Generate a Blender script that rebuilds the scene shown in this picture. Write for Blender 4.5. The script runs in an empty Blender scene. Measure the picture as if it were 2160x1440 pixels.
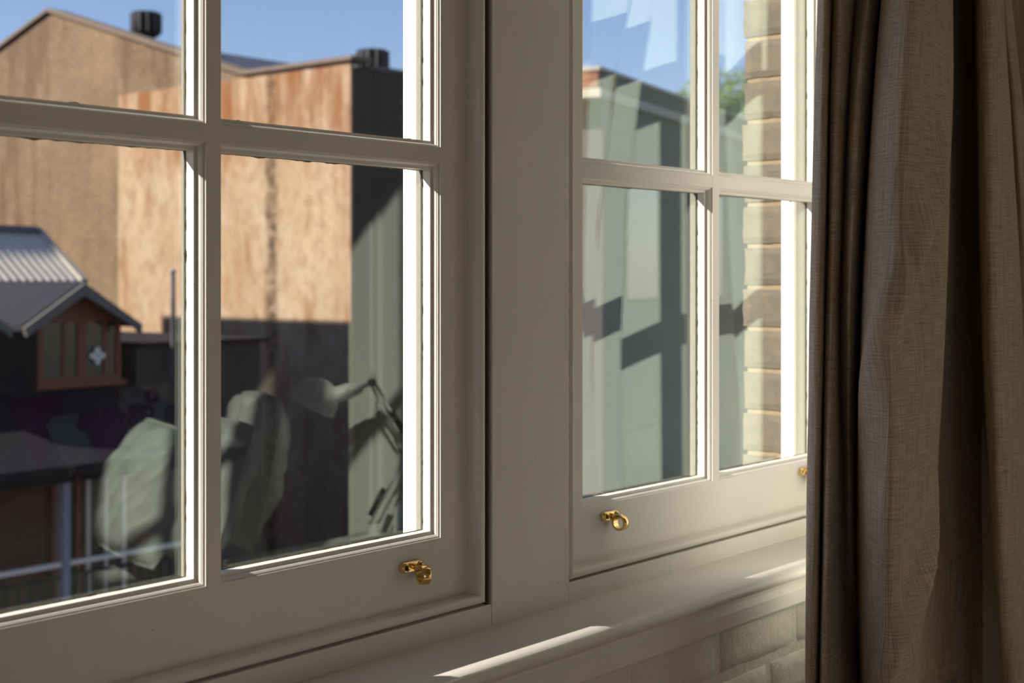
import bpy, bmesh, math, random
from mathutils import Vector, Matrix, noise
random.seed(7)
sc = bpy.context.scene

# ------------------------------------------------------------------ camera
F = 3000.0                       # focal length in photograph pixels (2160 wide)
EYE = Vector((0.0, -1.267, 1.5))
DIR = Vector((0.7682, 0.6402, 0.0))
RGT = Vector((0.6402, -0.7682, 0.0))
HOR = 583.0
cam = bpy.data.cameras.new('camera')
cam.lens = 50.0; cam.sensor_width = 36.0
cam.shift_y = (HOR - 720.0) / 2160.0
cam.clip_start = 0.02; cam.clip_end = 400
cam.dof.use_dof = True; cam.dof.focus_distance = 1.87; cam.dof.aperture_fstop = 6.0
cam.dof.aperture_blades = 9
co = bpy.data.objects.new('camera', cam)
sc.collection.objects.link(co)
co.matrix_world = Matrix(((RGT.x, 0, -DIR.x, EYE.x), (RGT.y, 0, -DIR.y, EYE.y), (0, 1, 0, EYE.z), (0, 0, 0, 1)))
sc.camera = co

# ------------------------------------------------------------------ light
SUN_TRAVEL = Vector((1.2, -1.0, -0.97)).normalized()
sun = bpy.data.lights.new('sun', 'SUN'); sun.energy = 11.5; sun.angle = math.radians(0.53)
sun.color = (1.0, 0.94, 0.84)
so = bpy.data.objects.new('sun', sun); sc.collection.objects.link(so)
so.rotation_mode = 'QUATERNION'; so.rotation_quaternion = SUN_TRAVEL.to_track_quat('-Z', 'Y')
world = bpy.data.worlds.new('sky'); sc.world = world; world.use_nodes = True
wt = world.node_tree; wt.nodes.clear()
wo = wt.nodes.new('ShaderNodeOutputWorld'); wb = wt.nodes.new('ShaderNodeBackground')
sk = wt.nodes.new('ShaderNodeTexSky'); sk.sky_type = 'NISHITA'; sk.sun_disc = False
sk.sun_elevation = math.radians(31); sk.sun_rotation = math.atan2(-1.2, 1.0)
sk.air_density = 1.0; sk.dust_density = 0.3; sk.ozone_density = 3.0
wb.inputs['Strength'].default_value = 0.15
tint = wt.nodes.new('ShaderNodeMix'); tint.data_type = 'RGBA'; tint.blend_type = 'MULTIPLY'; tint.inputs[0].default_value = 1.0
tint.inputs[7].default_value = (1.0, .965, 1.10, 1)
wt.links.new(sk.outputs[0], tint.inputs[6]); wt.links.new(tint.outputs[2], wb.inputs['Color']); wt.links.new(wb.outputs[0], wo.inputs['Surface'])
sc.view_settings.view_transform = 'Standard'
try: sc.view_settings.look = 'None'
except Exception: pass
sc.view_settings.exposure = 0.0; sc.view_settings.gamma = 1.0
sc.view_settings.use_curve_mapping = False
sc.cycles.use_denoising = True
sc.cycles.max_bounces = 12; sc.cycles.diffuse_bounces = 7; sc.cycles.transparent_max_bounces = 24
sc.cycles.sample_clamp_indirect = 6.0
sc.cycles.caustics_reflective = False

# ------------------------------------------------------------------ geometry from the photograph
def ray(px):
    t = (px - 1080.0) / F
    return DIR.x + t * RGT.x, DIR.y + t * RGT.y
def atY(px, py, y):
    a, b = ray(px); Z = (y - EYE.y) / b
    return Vector((a * Z, y, EYE.z + (HOR - py) / F * Z))
def atX(px, py, x):
    a, b = ray(px); Z = x / a
    return Vector((x, EYE.y + b * Z, EYE.z + (HOR - py) / F * Z))
def atZ(px, py, Z):
    a, b = ray(px)
    return Vector((a * Z, EYE.y + b * Z, EYE.z + (HOR - py) / F * Z))
MIR = 0.05
def mir(v): return Vector((v.x, MIR - v.y, v.z))     # where a thing stands whose reflection is seen at v
def rx(px, py, Z): return mir(atZ(px, py, Z))

# ------------------------------------------------------------------ materials
def newmat(name):
    m = bpy.data.materials.new(name); m.use_nodes = True
    nt = m.node_tree; nt.nodes.clear()
    out = nt.nodes.new('ShaderNodeOutputMaterial'); b = nt.nodes.new('ShaderNodeBsdfPrincipled')
    nt.links.new(b.outputs[0], out.inputs['Surface'])
    return m, nt, b, out
def N(nt, typ, **kw):
    n = nt.nodes.new(typ)
    for k, v in kw.items():
        if hasattr(n, k): setattr(n, k, v)
        else: n.inputs[k].default_value = v
    return n
def coords(nt, scale=(1, 1, 1), uv=False, rot=(0, 0, 0), loc=(0, 0, 0)):
    tc = nt.nodes.new('ShaderNodeTexCoord'); mp = nt.nodes.new('ShaderNodeMapping')
    mp.inputs['Scale'].default_value = scale; mp.inputs['Rotation'].default_value = rot; mp.inputs['Location'].default_value = loc
    nt.links.new(tc.outputs['UV' if uv else 'Object'], mp.inputs['Vector'])
    return mp.outputs[0]
def noise_n(nt, vec, scale, detail=4, rough=.6):
    n = nt.nodes.new('ShaderNodeTexNoise'); nt.links.new(vec, n.inputs['Vector'])
    n.inputs['Scale'].default_value = scale; n.inputs['Detail'].default_value = detail; n.inputs['Roughness'].default_value = rough
    return n.outputs['Fac']
def ramp(nt, fac, stops):
    r = nt.nodes.new('ShaderNodeValToRGB'); nt.links.new(fac, r.inputs[0])
    e = r.color_ramp.elements
    while len(e) < len(stops): e.new(0.5)
    for i, (p, c) in enumerate(stops):
        e[i].position = p; e[i].color = (c[0], c[1], c[2], 1) if not isinstance(c, (int, float)) else (c, c, c, 1)
    return r.outputs[0]
def mixc(nt, fac, a, b, mode='MIX'):
    m = nt.nodes.new('ShaderNodeMix'); m.data_type = 'RGBA'; m.blend_type = mode
    for s, v in ((m.inputs[0], fac), (m.inputs[6], a), (m.inputs[7], b)):
        if hasattr(v, 'is_linked'): nt.links.new(v, s)
        elif isinstance(v, (int, float)): s.default_value = v
        else: s.default_value = (v[0], v[1], v[2], 1)
    return m.outputs[2]
def math_n(nt, op, a, b=0.0, c=None):
    m = nt.nodes.new('ShaderNodeMath'); m.operation = op
    for i, v in enumerate((a, b, c)):
        if v is None: continue
        if hasattr(v, 'is_linked'): nt.links.new(v, m.inputs[i])
        else: m.inputs[i].default_value = v
    return m.outputs[0]
def bump(nt, b, h, dist, strength=1.0):
    bp = nt.nodes.new('ShaderNodeBump'); bp.inputs['Distance'].default_value = dist; bp.inputs['Strength'].default_value = strength
    nt.links.new(h, bp.inputs['Height']); nt.links.new(bp.outputs[0], b.inputs['Normal'])
def plain(name, col, rough=.6, metal=0.0, var=.12, scale=30, bmp=0.0, spec=.5):
    m, nt, b, _ = newmat(name)
    v = coords(nt); f = noise_n(nt, v, scale)
    c = mixc(nt, f, [x * (1 - var) for x in col], [min(1, x * (1 + var)) for x in col])
    nt.links.new(c, b.inputs['Base Color'])
    b.inputs['Roughness'].default_value = rough; b.inputs['Metallic'].default_value = metal
    b.inputs['Specular IOR Level'].default_value = spec
    if bmp: bump(nt, b, f, bmp)
    return m
def painted_wood(name, scale, rot=(0, 0, 0)):
    m, nt, b, _ = newmat(name)
    f = noise_n(nt, coords(nt, scale), 1.0, 3, .55)
    big = noise_n(nt, coords(nt), 9.0, 3)
    chips = noise_n(nt, coords(nt), 160.0, 2)
    c = mixc(nt, big, (.735, .695, .625), (.805, .77, .70))
    c = mixc(nt, ramp(nt, chips, [(0.0, 1.0), (.235, 1.0), (.25, 0.0), (1, 0.0)]), c, (.30, .27, .22))
    nt.links.new(c, b.inputs['Base Color'])
    b.inputs['Roughness'].default_value = .42; b.inputs['Specular IOR Level'].default_value = .4
    bump(nt, b, f, .00035, .8)
    return m
M_PV = painted_wood('paint_upright_grain', (620, 620, 5))
M_PH = painted_wood('paint_level_grain', (6, 500, 500))
M_EXT = plain('exterior_white_paint', (.72, .71, .67), .5, var=.04)
M_PUTTY = plain('putty', (.16, .147, .115), .85, var=.25, scale=90, bmp=.001)
M_DIRT = plain('grimy_paint_edge', (.20, .18, .095), .9, var=.5, scale=200, bmp=.0006)
M_GAPSHADE = plain('painted_gap_shade', (.07, .055, .04), .9)
M_PLASTER = plain('room_plaster', (.68, .59, .50), .8, var=.03, scale=4)
M_WHITEWALL = plain('white_panelled_wall', (.78, .77, .72), .6, var=.02, scale=3)
M_CEIL = plain('ceiling_paint', (.74, .70, .62), .85, var=.02, scale=3)

def glass_mat():
    m, nt, b, out = newmat('window_glass'); nt.nodes.remove(b)
    geo = nt.nodes.new('ShaderNodeNewGeometry')
    ior = math_n(nt, 'MULTIPLY_ADD', geo.outputs['Backfacing'], 1 / 1.6 - 1.6, 1.6)
    fr = nt.nodes.new('ShaderNodeFresnel'); nt.links.new(ior, fr.inputs['IOR'])
    tr = nt.nodes.new('ShaderNodeBsdfTransparent'); tr.inputs['Color'].default_value = (.98, .978, .972, 1)
    gl = nt.nodes.new('ShaderNodeBsdfGlossy'); gl.inputs['Roughness'].default_value = 0.0
    gl.inputs['Color'].default_value = (.86, 1.0, .90, 1)
    mx = nt.nodes.new('ShaderNodeMixShader')
    nt.links.new(fr.outputs[0], mx.inputs[0]); nt.links.new(tr.outputs[0], mx.inputs[1]); nt.links.new(gl.outputs[0], mx.inputs[2])
    # specks and smears of dust lying on the pane
    df = nt.nodes.new('ShaderNodeBsdfDiffuse'); df.inputs['Color'].default_value = (.75, .74, .7, 1)
    n1 = nt.nodes.new('ShaderNodeTexVoronoi'); n1.inputs['Scale'].default_value = 95
    nt.links.new(coords(nt), n1.inputs['Vector'])
    sp = ramp(nt, n1.outputs['Distance'], [(0, 1.0), (.035, .75), (.06, 0.0), (1, 0.0)])
    gate = ramp(nt, noise_n(nt, coords(nt), 14, 3), [(0, 0), (.56, 0), (.66, 1), (1, 1)])
    film = ramp(nt, noise_n(nt, coords(nt, (1, 1, .35)), 22, 5), [(0, 0), (.45, 0.0), (1, .022)])
    f = math_n(nt, 'MAXIMUM', math_n(nt, 'MULTIPLY', math_n(nt, 'MULTIPLY', sp, gate), .30), film)
    m2 = nt.nodes.new('ShaderNodeMixShader'); nt.links.new(f, m2.inputs[0])
    nt.links.new(mx.outputs[0], m2.inputs[1]); nt.links.new(df.outputs[0], m2.inputs[2])
    nt.links.new(m2.outputs[0], out.inputs['Surface'])
    return m
M_GLASS = glass_mat()
def brass_mat():
    m, nt, b, _ = newmat('brass')
    f = noise_n(nt, coords(nt), 260, 3)
    nt.links.new(mixc(nt, f, (.83, .56, .19), (.93, .70, .32)), b.inputs['Base Color'])
    b.inputs['Metallic'].default_value = 1.0; b.inputs['Roughness'].default_value = .2
    return m
M_BRASS = brass_mat()
M_SCREW = plain('screw_recess', (.05, .035, .015), .5, .6)

def cloth(name, c1, c2, weave=True, pitch=.0017, rough=.95):
    m, nt, b, _ = newmat(name)
    tc = nt.nodes.new('ShaderNodeTexCoord'); sp = nt.nodes.new('ShaderNodeSeparateXYZ')
    nt.links.new(tc.outputs['UV'], sp.inputs[0])
    k = 2 * math.pi / pitch
    sx = math_n(nt, 'SINE', math_n(nt, 'MULTIPLY', sp.outputs[0], k))
    sy = math_n(nt, 'SINE', math_n(nt, 'MULTIPLY', sp.outputs[1], k))
    w = math_n(nt, 'MULTIPLY_ADD', math_n(nt, 'MULTIPLY', sx, sy), .5, .5)
    slubv = noise_n(nt, coords(nt, (420, 9, 1), uv=True), 1, 3, .7)
    slubh = noise_n(nt, coords(nt, (16, 480, 1), uv=True), 1, 3, .7)
    f = math_n(nt, 'ADD', math_n(nt, 'MULTIPLY', w, .22), math_n(nt, 'ADD', math_n(nt, 'MULTIPLY', slubv, .55), math_n(nt, 'MULTIPLY', slubh, .5)))
    f = ramp(nt, f, [(.42, 0.0), (.86, 1.0)])
    nt.links.new(mixc(nt, f, c1, c2), b.inputs['Base Color'])
    b.inputs['Roughness'].default_value = rough; b.inputs['Specular IOR Level'].default_value = .15
    b.inputs['Sheen Weight'].default_value = .15
    if weave: bump(nt, b, f, .0006, .7)
    return m
M_CURT = cloth('brown_linen', (.16, .115, .075), (.82, .67, .49))
M_LINING = plain('pale_lining', (.80, .80, .75), .85, var=.02)

def painted_brick():
    m, nt, b, _ = newmat('white_painted_brick')
    f = noise_n(nt, coords(nt), 55, 4, .55); p = noise_n(nt, coords(nt), 230, 2)
    h = math_n(nt, 'ADD', f, math_n(nt, 'MULTIPLY', ramp(nt, p, [(0, 0), (.32, 0), (.42, 1), (1, 1)]), .25))
    nt.links.new(mixc(nt, f, (.68, .63, .54), (.78, .74, .65)), b.inputs['Base Color'])
    b.inputs['Roughness'].default_value = .55
    bump(nt, b, h, .0045, .6)
    return m
M_PBRICK = painted_brick()
def reveal_brick():
    m, nt, b, _ = newmat('tan_face_brick')
    oi = nt.nodes.new('ShaderNodeObjectInfo')
    f = noise_n(nt, coords(nt), 30, 5); g = noise_n(nt, coords(nt), 420, 2)
    c = mixc(nt, oi.outputs['Random'], (.095, .08, .062), (.135, .108, .078))
    c = mixc(nt, ramp(nt, f, [(.35, 0), (.7, 1)]), c, (.16, .12, .08))
    c = mixc(nt, ramp(nt, g, [(.0, 1), (.36, 1), (.42, 0), (1, 0)]), c, (.065, .055, .042))
    nt.links.new(c, b.inputs['Base Color']); b.inputs['Roughness'].default_value = .9
    bump(nt, b, g, .0012, .8)
    return m
M_RBRICK = reveal_brick()
M_MORTAR = plain('cream_mortar', (.25, .19, .11), .95, var=.25, scale=60, bmp=.003)

def brick_wall(name, c1, c2, mort, stains=(), w=.24, h=.086, streak=.5):
    m, nt, b, _ = newmat(name)
    tc = nt.nodes.new('ShaderNodeTexCoord'); sp = nt.nodes.new('ShaderNodeSeparateXYZ'); cb = nt.nodes.new('ShaderNodeCombineXYZ')
    nt.links.new(tc.outputs['Object'], sp.inputs[0])
    nt.links.new(math_n(nt, 'ADD', sp.outputs[0], sp.outputs[1]), cb.inputs[0]); nt.links.new(sp.outputs[2], cb.inputs[1])
    bt = nt.nodes.new('ShaderNodeTexBrick'); nt.links.new(cb.outputs[0], bt.inputs['Vector'])
    bt.inputs['Scale'].default_value = 1; bt.inputs['Brick Width'].default_value = w; bt.inputs['Row Height'].default_value = h
    bt.inputs['Mortar Size'].default_value = .018; bt.inputs['Bias'].default_value = 0
    for k, c in (('Color1', c1), ('Color2', c2), ('Mortar', mort)): bt.inputs[k].default_value = (*c, 1)
    c = bt.outputs['Color']
    big = noise_n(nt, coords(nt), .9, 5, .65)
    c = mixc(nt, ramp(nt, big, [(.35, 0.0), (.75, .55)]), c, [x * 1.35 for x in c1])
    for (sc_, lo, hi, col, amt) in stains:
        n = noise_n(nt, coords(nt, sc_), 1.0, 5, .65)
        c = mixc(nt, math_n(nt, 'MULTIPLY', ramp(nt, n, [(lo, 0), (hi, 1)]), amt), c, col)
    nt.links.new(c, b.inputs['Base Color']); b.inputs['Roughness'].default_value = .95; b.inputs['Specular IOR Level'].default_value = .1
    return m, nt, b, c
M_WBROWN = brick_wall('brown_warehouse_brick', (.20, .135, .082), (.26, .178, .105), (.09, .066, .048),
                      [((1.1, 1.1, .22), .49, .60, (.10, .062, .042), .7), ((2.2, 2.2, .25), .56, .66, (.10, .045, .025), .45)], streak=0)[0]
M_WSHADE = brick_wall('end_wall_brick_painted_shade', (.045, .030, .032), (.065, .042, .038), (.05, .042, .04))[0]  # darker copy of the warehouse brick, shade put into its colour
def peeling():
    m, nt, b, c = brick_wall('peeling_cream_paint_over_brick', (.37, .27, .175), (.40, .295, .195), (.27, .19, .12),
        [((.9, .9, .16), .44, .60, (.30, .19, .11), .5), ((3.0, 3.0, .8), .52, .64, (.19, .09, .042), .65), ((1.3, 1.3, 1.0), .48, .66, (.40, .32, .235), .7), ((6, 6, 5), .5, .64, (.22, .135, .08), .5)])
    tc = nt.nodes.new('ShaderNodeTexCoord'); sp = nt.nodes.new('ShaderNodeSeparateXYZ'); nt.links.new(tc.outputs['Object'], sp.inputs[0])
    rag = noise_n(nt, coords(nt, (1, 1, 1)), 5.0, 4)
    # black seep stain running down one line of the wall
    d = math_n(nt, 'ABSOLUTE', math_n(nt, 'SUBTRACT', math_n(nt, 'ADD', sp.outputs[1], math_n(nt, 'MULTIPLY', math_n(nt, 'SUBTRACT', rag, .5), .28)), 17.33))
    s = ramp(nt, d, [(0, 1.0), (.09, .85), (.19, 0.0), (1, 0.0)])
    br = ramp(nt, noise_n(nt, coords(nt, (1, 2, 3)), 2.2, 4), [(.3, .25), (.6, .95)])
    c = mixc(nt, math_n(nt, 'MULTIPLY', s, br), c, (.055, .035, .022))
    # rust-orange weathering near the parapet
    top = ramp(nt, math_n(nt, 'ADD', math_n(nt, 'MULTIPLY', sp.outputs[2], .2), math_n(nt, 'MULTIPLY', rag, .35)), [(.80, 0), (1.08, .9)])
    st2 = noise_n(nt, coords(nt, (2.6, 2.6, .35)), 1.0, 4)
    c = mixc(nt, math_n(nt, 'MULTIPLY', top, ramp(nt, st2, [(.40, 0), (.62, 1)])), c, (.20, .080, .030))
    nt.links.new(c, b.inputs['Base Color'])
    return m
M_WPAINT = peeling()
M_COPE = plain('worn_coping', (.15, .11, .075), .9, var=.3, scale=3)
M_ROOFDARK = plain('dark_sheet_roof', (.045, .045, .055), .5, var=.2)
M_CORR = plain('weathered_corrugated_iron', (.56, .50, .42), .8, .0, var=.22, scale=3)
M_SLATE = plain('slate_blue_roofing', (.030, .029, .038), .95, spec=.05, var=.15, scale=2)
M_BARGE = plain('grey_barge_paint', (.12, .115, .10), .6, var=.1)
M_RUST = plain('red_brown_joinery', (.19, .055, .024), .6, var=.3)
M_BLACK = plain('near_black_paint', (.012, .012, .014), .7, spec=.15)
M_DGLASS = plain('dark_far_glass', (.012, .016, .02), .08)
M_POST = plain('lilac_grey_post', (.20, .19, .24), .6)
M_FLUE = plain('dull_grey_pipe', (.055, .05, .06), .7)
M_RAIL = plain('pale_rail_paint', (.62, .55, .50), .6)
M_HBRICK = brick_wall('cottage_red_brick', (.11, .045, .032), (.16, .07, .045), (.07, .06, .055))[0]
M_ASPH = plain('asphalt', (.06, .06, .06), .95, var=.2, scale=4)
M_WHITE = plain('white_enamel', (.80, .80, .74), .35, var=.02)
M_STEEL = plain('grey_steel_tube', (.55, .55, .52), .35, .7, var=.05)
M_SPRING = plain('dark_spring_sleeve', (.03, .025, .025), .4)
M_LINEN = plain('white_cotton', (.78, .79, .74), .9, var=.03, scale=12, bmp=.004)
M_HEADB = plain('dusky_pink_upholstery', (.50, .36, .31), .9, var=.06, scale=8)
M_WOOD = plain('warm_floor_boards', (.36, .27, .19), .5, var=.25, scale=5)
M_DESK = plain('white_desk_top', (.70, .69, .64), .5, var=.02)
M_MAG = plain('magenta_cotton', (.48, .05, .22), .9)
def floral():
    m, nt, b, _ = newmat('floral_cotton')
    v = nt.nodes.new('ShaderNodeTexVoronoi'); v.inputs['Scale'].default_value = 13; nt.links.new(coords(nt), v.inputs['Vector'])
    c = ramp(nt, v.outputs['Distance'], [(0, (.75, .72, .66)), (.10, (.75, .72, .66)), (.14, (.40, .04, .08)), (.34, (.45, .06, .10)), (.40, (.72, .70, .64)), (1, (.72, .70, .64))])
    nt.links.new(c, b.inputs['Base Color']); b.inputs['Roughness'].default_value = .9
    return m
M_FLORAL = floral()
M_BLUEGREY = plain('blue_grey_board', (.34, .35, .46), .6, var=.04)
M_TERRA = brick_wall('orange_red_brick', (.21, .075, .035), (.26, .095, .045), (.22, .14, .09))[0]
M_CREAMBAND = plain('cream_band_render', (.40, .36, .29), .8, var=.05)
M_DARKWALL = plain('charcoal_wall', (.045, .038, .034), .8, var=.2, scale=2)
M_LEAF = plain('leaf_green', (.10, .16, .025), .7, var=.4, scale=6)
M_BARK = plain('bark', (.08, .065, .055), .9, var=.3)

# ------------------------------------------------------------------ mesh helpers
C = sc.collection
def link(name, me, mat, parent=None, smooth=False):
    o = bpy.data.objects.new(name, me); C.objects.link(o)
    if mat: me.materials.append(mat)
    if smooth:
        for p in me.polygons: p.use_smooth = True
    if parent: o.parent = parent
    return o
def mesh(name, vs, fs, mat, parent=None, smooth=False, uvs=None):
    me = bpy.data.meshes.new(name); me.from_pydata([tuple(v) for v in vs], [], fs)
    if uvs:
        l = me.uv_layers.new(name='UVMap')
        for lp in me.loops: l.data[lp.index].uv = uvs[lp.vertex_index]
    me.update()
    return link(name, me, mat, parent, smooth)
def finish(name, bm, mat, parent=None, smooth=False):
    bmesh.ops.recalc_face_normals(bm, faces=bm.faces)
    me = bpy.data.meshes.new(name); bm.to_mesh(me); bm.free()
    return link(name, me, mat, parent, smooth)
def bx(bm, x0, x1, y0, y1, z0, z1, bev=0.0, seg=1):
    r = bmesh.ops.create_cube(bm, size=1.0)
    vs = r['verts']
    for v in vs:
        v.co = Vector(((x0 + x1) / 2 + v.co.x * (x1 - x0), (y0 + y1) / 2 + v.co.y * (y1 - y0), (z0 + z1) / 2 + v.co.z * (z1 - z0)))
    if bev:
        es = list({e for v in vs for e in v.link_edges})
        bmesh.ops.bevel(bm, geom=es, offset=bev, segments=seg, affect='EDGES', profile=.5)
def box(name, x0, x1, y0, y1, z0, z1, mat, parent=None, bev=0.0, seg=1, smooth=False):
    bm = bmesh.new(); bx(bm, x0, x1, y0, y1, z0, z1, bev, seg)
    return finish(name, bm, mat, parent, smooth)
def prism(name, poly, axis, a, b, mat, parent=None, smooth=False, bev=0):
    """poly: 2-D points in the two other axes, extruded along axis from a to b"""
    def p3(p, t):
        return {'x': (t, p[0], p[1]), 'y': (p[0], t, p[1]), 'z': (p[0], p[1], t)}[axis]
    n = len(poly); bm = bmesh.new()
    A = [bm.verts.new(p3(p, a)) for p in poly]; B = [bm.verts.new(p3(p, b)) for p in poly]
    bm.faces.new(A); bm.faces.new(B[::-1])
    for i in range(n): bm.faces.new((A[i], B[i], B[(i + 1) % n], A[(i + 1) % n]))
    if bev: bmesh.ops.bevel(bm, geom=bm.edges[:], offset=bev, segments=1, affect='EDGES')
    o = finish(name, bm, mat, parent)
    if smooth:
        for p in o.data.polygons: p.use_smooth = len(p.vertices) == 4
    return o
def tube_into(vs, fs, pts, r, n=10, caps=True):
    pts = [Vector(p) for p in pts]; base = len(vs)
    rr = r if isinstance(r, (list, tuple)) else [r] * len(pts)
    t0 = (pts[1] - pts[0]).normalized()
    u = t0.orthogonal().normalized()
    for i, p in enumerate(pts):
        t = (pts[min(i + 1, len(pts) - 1)] - pts[max(i - 1, 0)]).normalized()
        u = (u - t * u.dot(t)).normalized(); w = t.cross(u)
        for k in range(n):
            a = 2 * math.pi * k / n
            vs.append(p + (u * math.cos(a) + w * math.sin(a)) * rr[i])
    for i in range(len(pts) - 1):
        for k in range(n):
            a = base + i * n + k; b = base + i * n + (k + 1) % n
            fs.append((a, b, b + n, a + n))
    if caps:
        fs.append(tuple(base + k for k in range(n))[::-1]); e = base + (len(pts) - 1) * n
        fs.append(tuple(e + k for k in range(n)))
def tube(name, pts, r, mat, parent=None, n=10):
    vs, fs = [], []; tube_into(vs, fs, pts, r, n)
    o = mesh(name, vs, fs, mat, parent, True)
    return o
def lathe(name, prof, origin, axis, mat, parent=None, n=32, smooth=True, closed=False):
    """prof: (radius, distance along axis)"""
    ax = Vector(axis).normalized(); u = ax.orthogonal().normalized(); w = ax.cross(u); vs, fs = [], []
    for (r, d) in prof:
        for k in range(n):
            a = 2 * math.pi * k / n
            vs.append(Vector(origin) + ax * d + (u * math.cos(a) + w * math.sin(a)) * r)
    m = len(prof)
    for i in range(m if closed else m - 1):
        for k in range(n):
            a = i * n + k; b = i * n + (k + 1) % n; j = ((i + 1) % m) * n
            fs.append((a, b, j + (k + 1) % n, j + k))
    return mesh(name, vs, fs, mat, parent, smooth)
def empty(name, loc, label=None, cat=None, group=None, kind=None):
    o = bpy.data.objects.new(name, None); C.objects.link(o); o.location = loc; o.empty_display_size = .1
    return tag(o, label, cat, group, kind)
def tag(o, label=None, cat=None, group=None, kind=None):
    if label: o['label'] = label
    if cat: o['category'] = cat
    if group: o['group'] = group
    if kind: o['kind'] = kind
    return o
def root(name, label, cat, **k): return empty(name, (0, 0, 0), label, cat, **k)
def S(o, label=None): o['kind'] = 'structure'; return tag(o, label)

# ================================================================== SETTING
XW0, XW1 = -2.2, 3.12
YIN = -.112; YOUT = .19
TOPG = 3.53           # top of the glazed openings
SILLZ = 1.032
# floor, ceiling, walls of the room
S(box('floor', XW0 - .1, 4.4, -4.3, YIN, -.1, 0, M_WOOD))
S(box('ceiling', XW0 - .1, 4.4, -4.3, YIN, 3.85, 3.95, M_CEIL))
wl = S(box('wall_left', XW0 - .12, XW0, -4.3, -3.6, 0, 3.85, M_PLASTER))
for a_, b_, c_, d_ in ((-3.6, -2.4, 0, .9), (-3.6, -2.4, 2.7, 3.85), (-2.4, YIN, 0, 3.85)):
    box('wall_section', XW0 - .12, XW0, a_, b_, c_, d_, M_PLASTER, wl)
w4 = S(empty('window_4', (0, 0, 0)))  # unseen window opening, added to bring fill light into the room
for k in range(3): box('mullion', XW0 - .08, XW0 - .04, -3.6 + .58 * k, -3.56 + .58 * k, .9, 2.7, M_EXT, w4)
for z_ in (.9, 1.78, 2.66): box('rail', XW0 - .079, XW0 - .041, -3.559, -2.441, z_, z_ + .04, M_EXT, w4)
S(box('wall_back', XW0, 4.4, -4.42, -4.3, 0, 3.85, M_PLASTER))
S(box('wall_right', XW1, 4.4, -1.93, YIN, 0, 3.85, M_WHITEWALL))
S(box('wall_alcove', 4.2, 4.4, -4.3, -1.93, 0, 3.85, M_PLASTER))
S(prism('trim_4', [(3.10, -1.93), (3.12, -1.93), (3.12, -1.83), (3.105, -1.83), (3.10, -1.837)], 'z', 0, 3.85, M_WHITEWALL))
S(box('trim_5', 3.108, 3.12, -1.822, -1.812, 0, 3.85, M_WHITEWALL))
S(box('baseboard_back', XW0, 3.63, -4.3, -4.28, 0, .16, M_PV))

# wall below the sill: painted bricks one by one over a recessed mortar body
wall = S(box('wall_front', XW0 - .3, 3.9, YIN + .0010, .10, -.05, .955, M_PBRICK))
PI_, CZ = .086, .882
bw, bh, jt = .230, .079, .007
rows = [CZ + PI_ * k for k in (0, -1, -2, -3)]
def rough_brick(nm, x0, x1, y0, y1, z0, z1, mat, par, bev=.004, seed=0, amp=.0015, nx=4, nz=3):
    """a brick with softened, slightly uneven front edges; front is y0"""
    vs, fs = [], []
    def jit(x, z): return amp * noise.noise(Vector((x * 31 + seed * 7.1, z * 37, seed)))
    grid = []
    xs = [x0, x0 + bev, *[x0 + (x1 - x0) * i / nx for i in range(1, nx)], x1 - bev, x1]
    zs = [z0, z0 + bev, *[z0 + (z1 - z0) * i / nz for i in range(1, nz)], z1 - bev, z1]
    for i, x in enumerate(xs):
        for j, z in enumerate(zs):
            e = (i in (0, len(xs) - 1)) or (j in (0, len(zs) - 1))
            vs.append((x + jit(x, z) * 1.2, (y0 + bev if e else y0) + jit(z, x), z + jit(x + 3, z) * 1.2))
    nzz = len(zs)
    for i in range(len(xs) - 1):
        for j in range(nzz - 1):
            a = i * nzz + j; fs.append((a, a + nzz, a + nzz + 1, a + 1))
    ring = [i * nzz for i in range(len(xs))] + [(len(xs) - 1) * nzz + j for j in range(1, nzz)] + \
           [i * nzz + nzz - 1 for i in range(len(xs) - 2, -1, -1)] + [j for j in range(nzz - 2, 0, -1)]
    base = len(vs)
    for k in ring: vs.append((vs[k][0], y1, vs[k][2]))
    for k in range(len(ring)):
        k2 = (k + 1) % len(ring); fs.append((ring[k2], ring[k], base + k, base + k2))
    return mesh(nm, vs, fs, mat, par, True)
for r, zt in enumerate([CZ + PI_] + rows):       # course tops; the first runs up under the sill moulding
    off = 1.88 if r % 2 == 0 else 2.035
    z1, z0 = zt - jt / 2, zt - PI_ + jt / 2
    if r == 0: z1 = .958
    k = -13
    while True:
        x0 = off + k * (bw + .01) + .005
        if x0 > 3.05: break
        if x0 > -1.2:
            rough_brick('brick', x0, x0 + bw, YIN - .001, YIN + .02, z0, z1, M_PBRICK, wall, bev=.006, seed=r * 40 + k, amp=.003)
        k += 1

# window board (sill) with rounded nose, bed moulding and fascia under the sashes
nose = []
for i in range(9):
    a = math.pi / 2 - math.pi * i / 8 * .92
    nose.append((-.135 - .021 * math.cos(a) , SILLZ - .0125 + .0125 * math.sin(a)))
sill = S(prism('trim_1', [(.02, SILLZ - .026), (.02, SILLZ), (-.135, SILLZ)] + nose[1:] + [(-.118, SILLZ - .026)], 'x', -1.1, 3.115, M_PH, smooth=True),
         'long painted window board with a rounded nose and a sunlit strip')
S(prism('trim_2', [(-.10, .9585), (-.128, .9585), (-.131, .963), (-.131, .985), (-.127, .995), (-.127, SILLZ - .0265), (-.10, SILLZ - .0265)], 'x', -1.1, 3.115, M_PH, smooth=False),
  'painted moulding tight under the window board')
CAS = -.026

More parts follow.
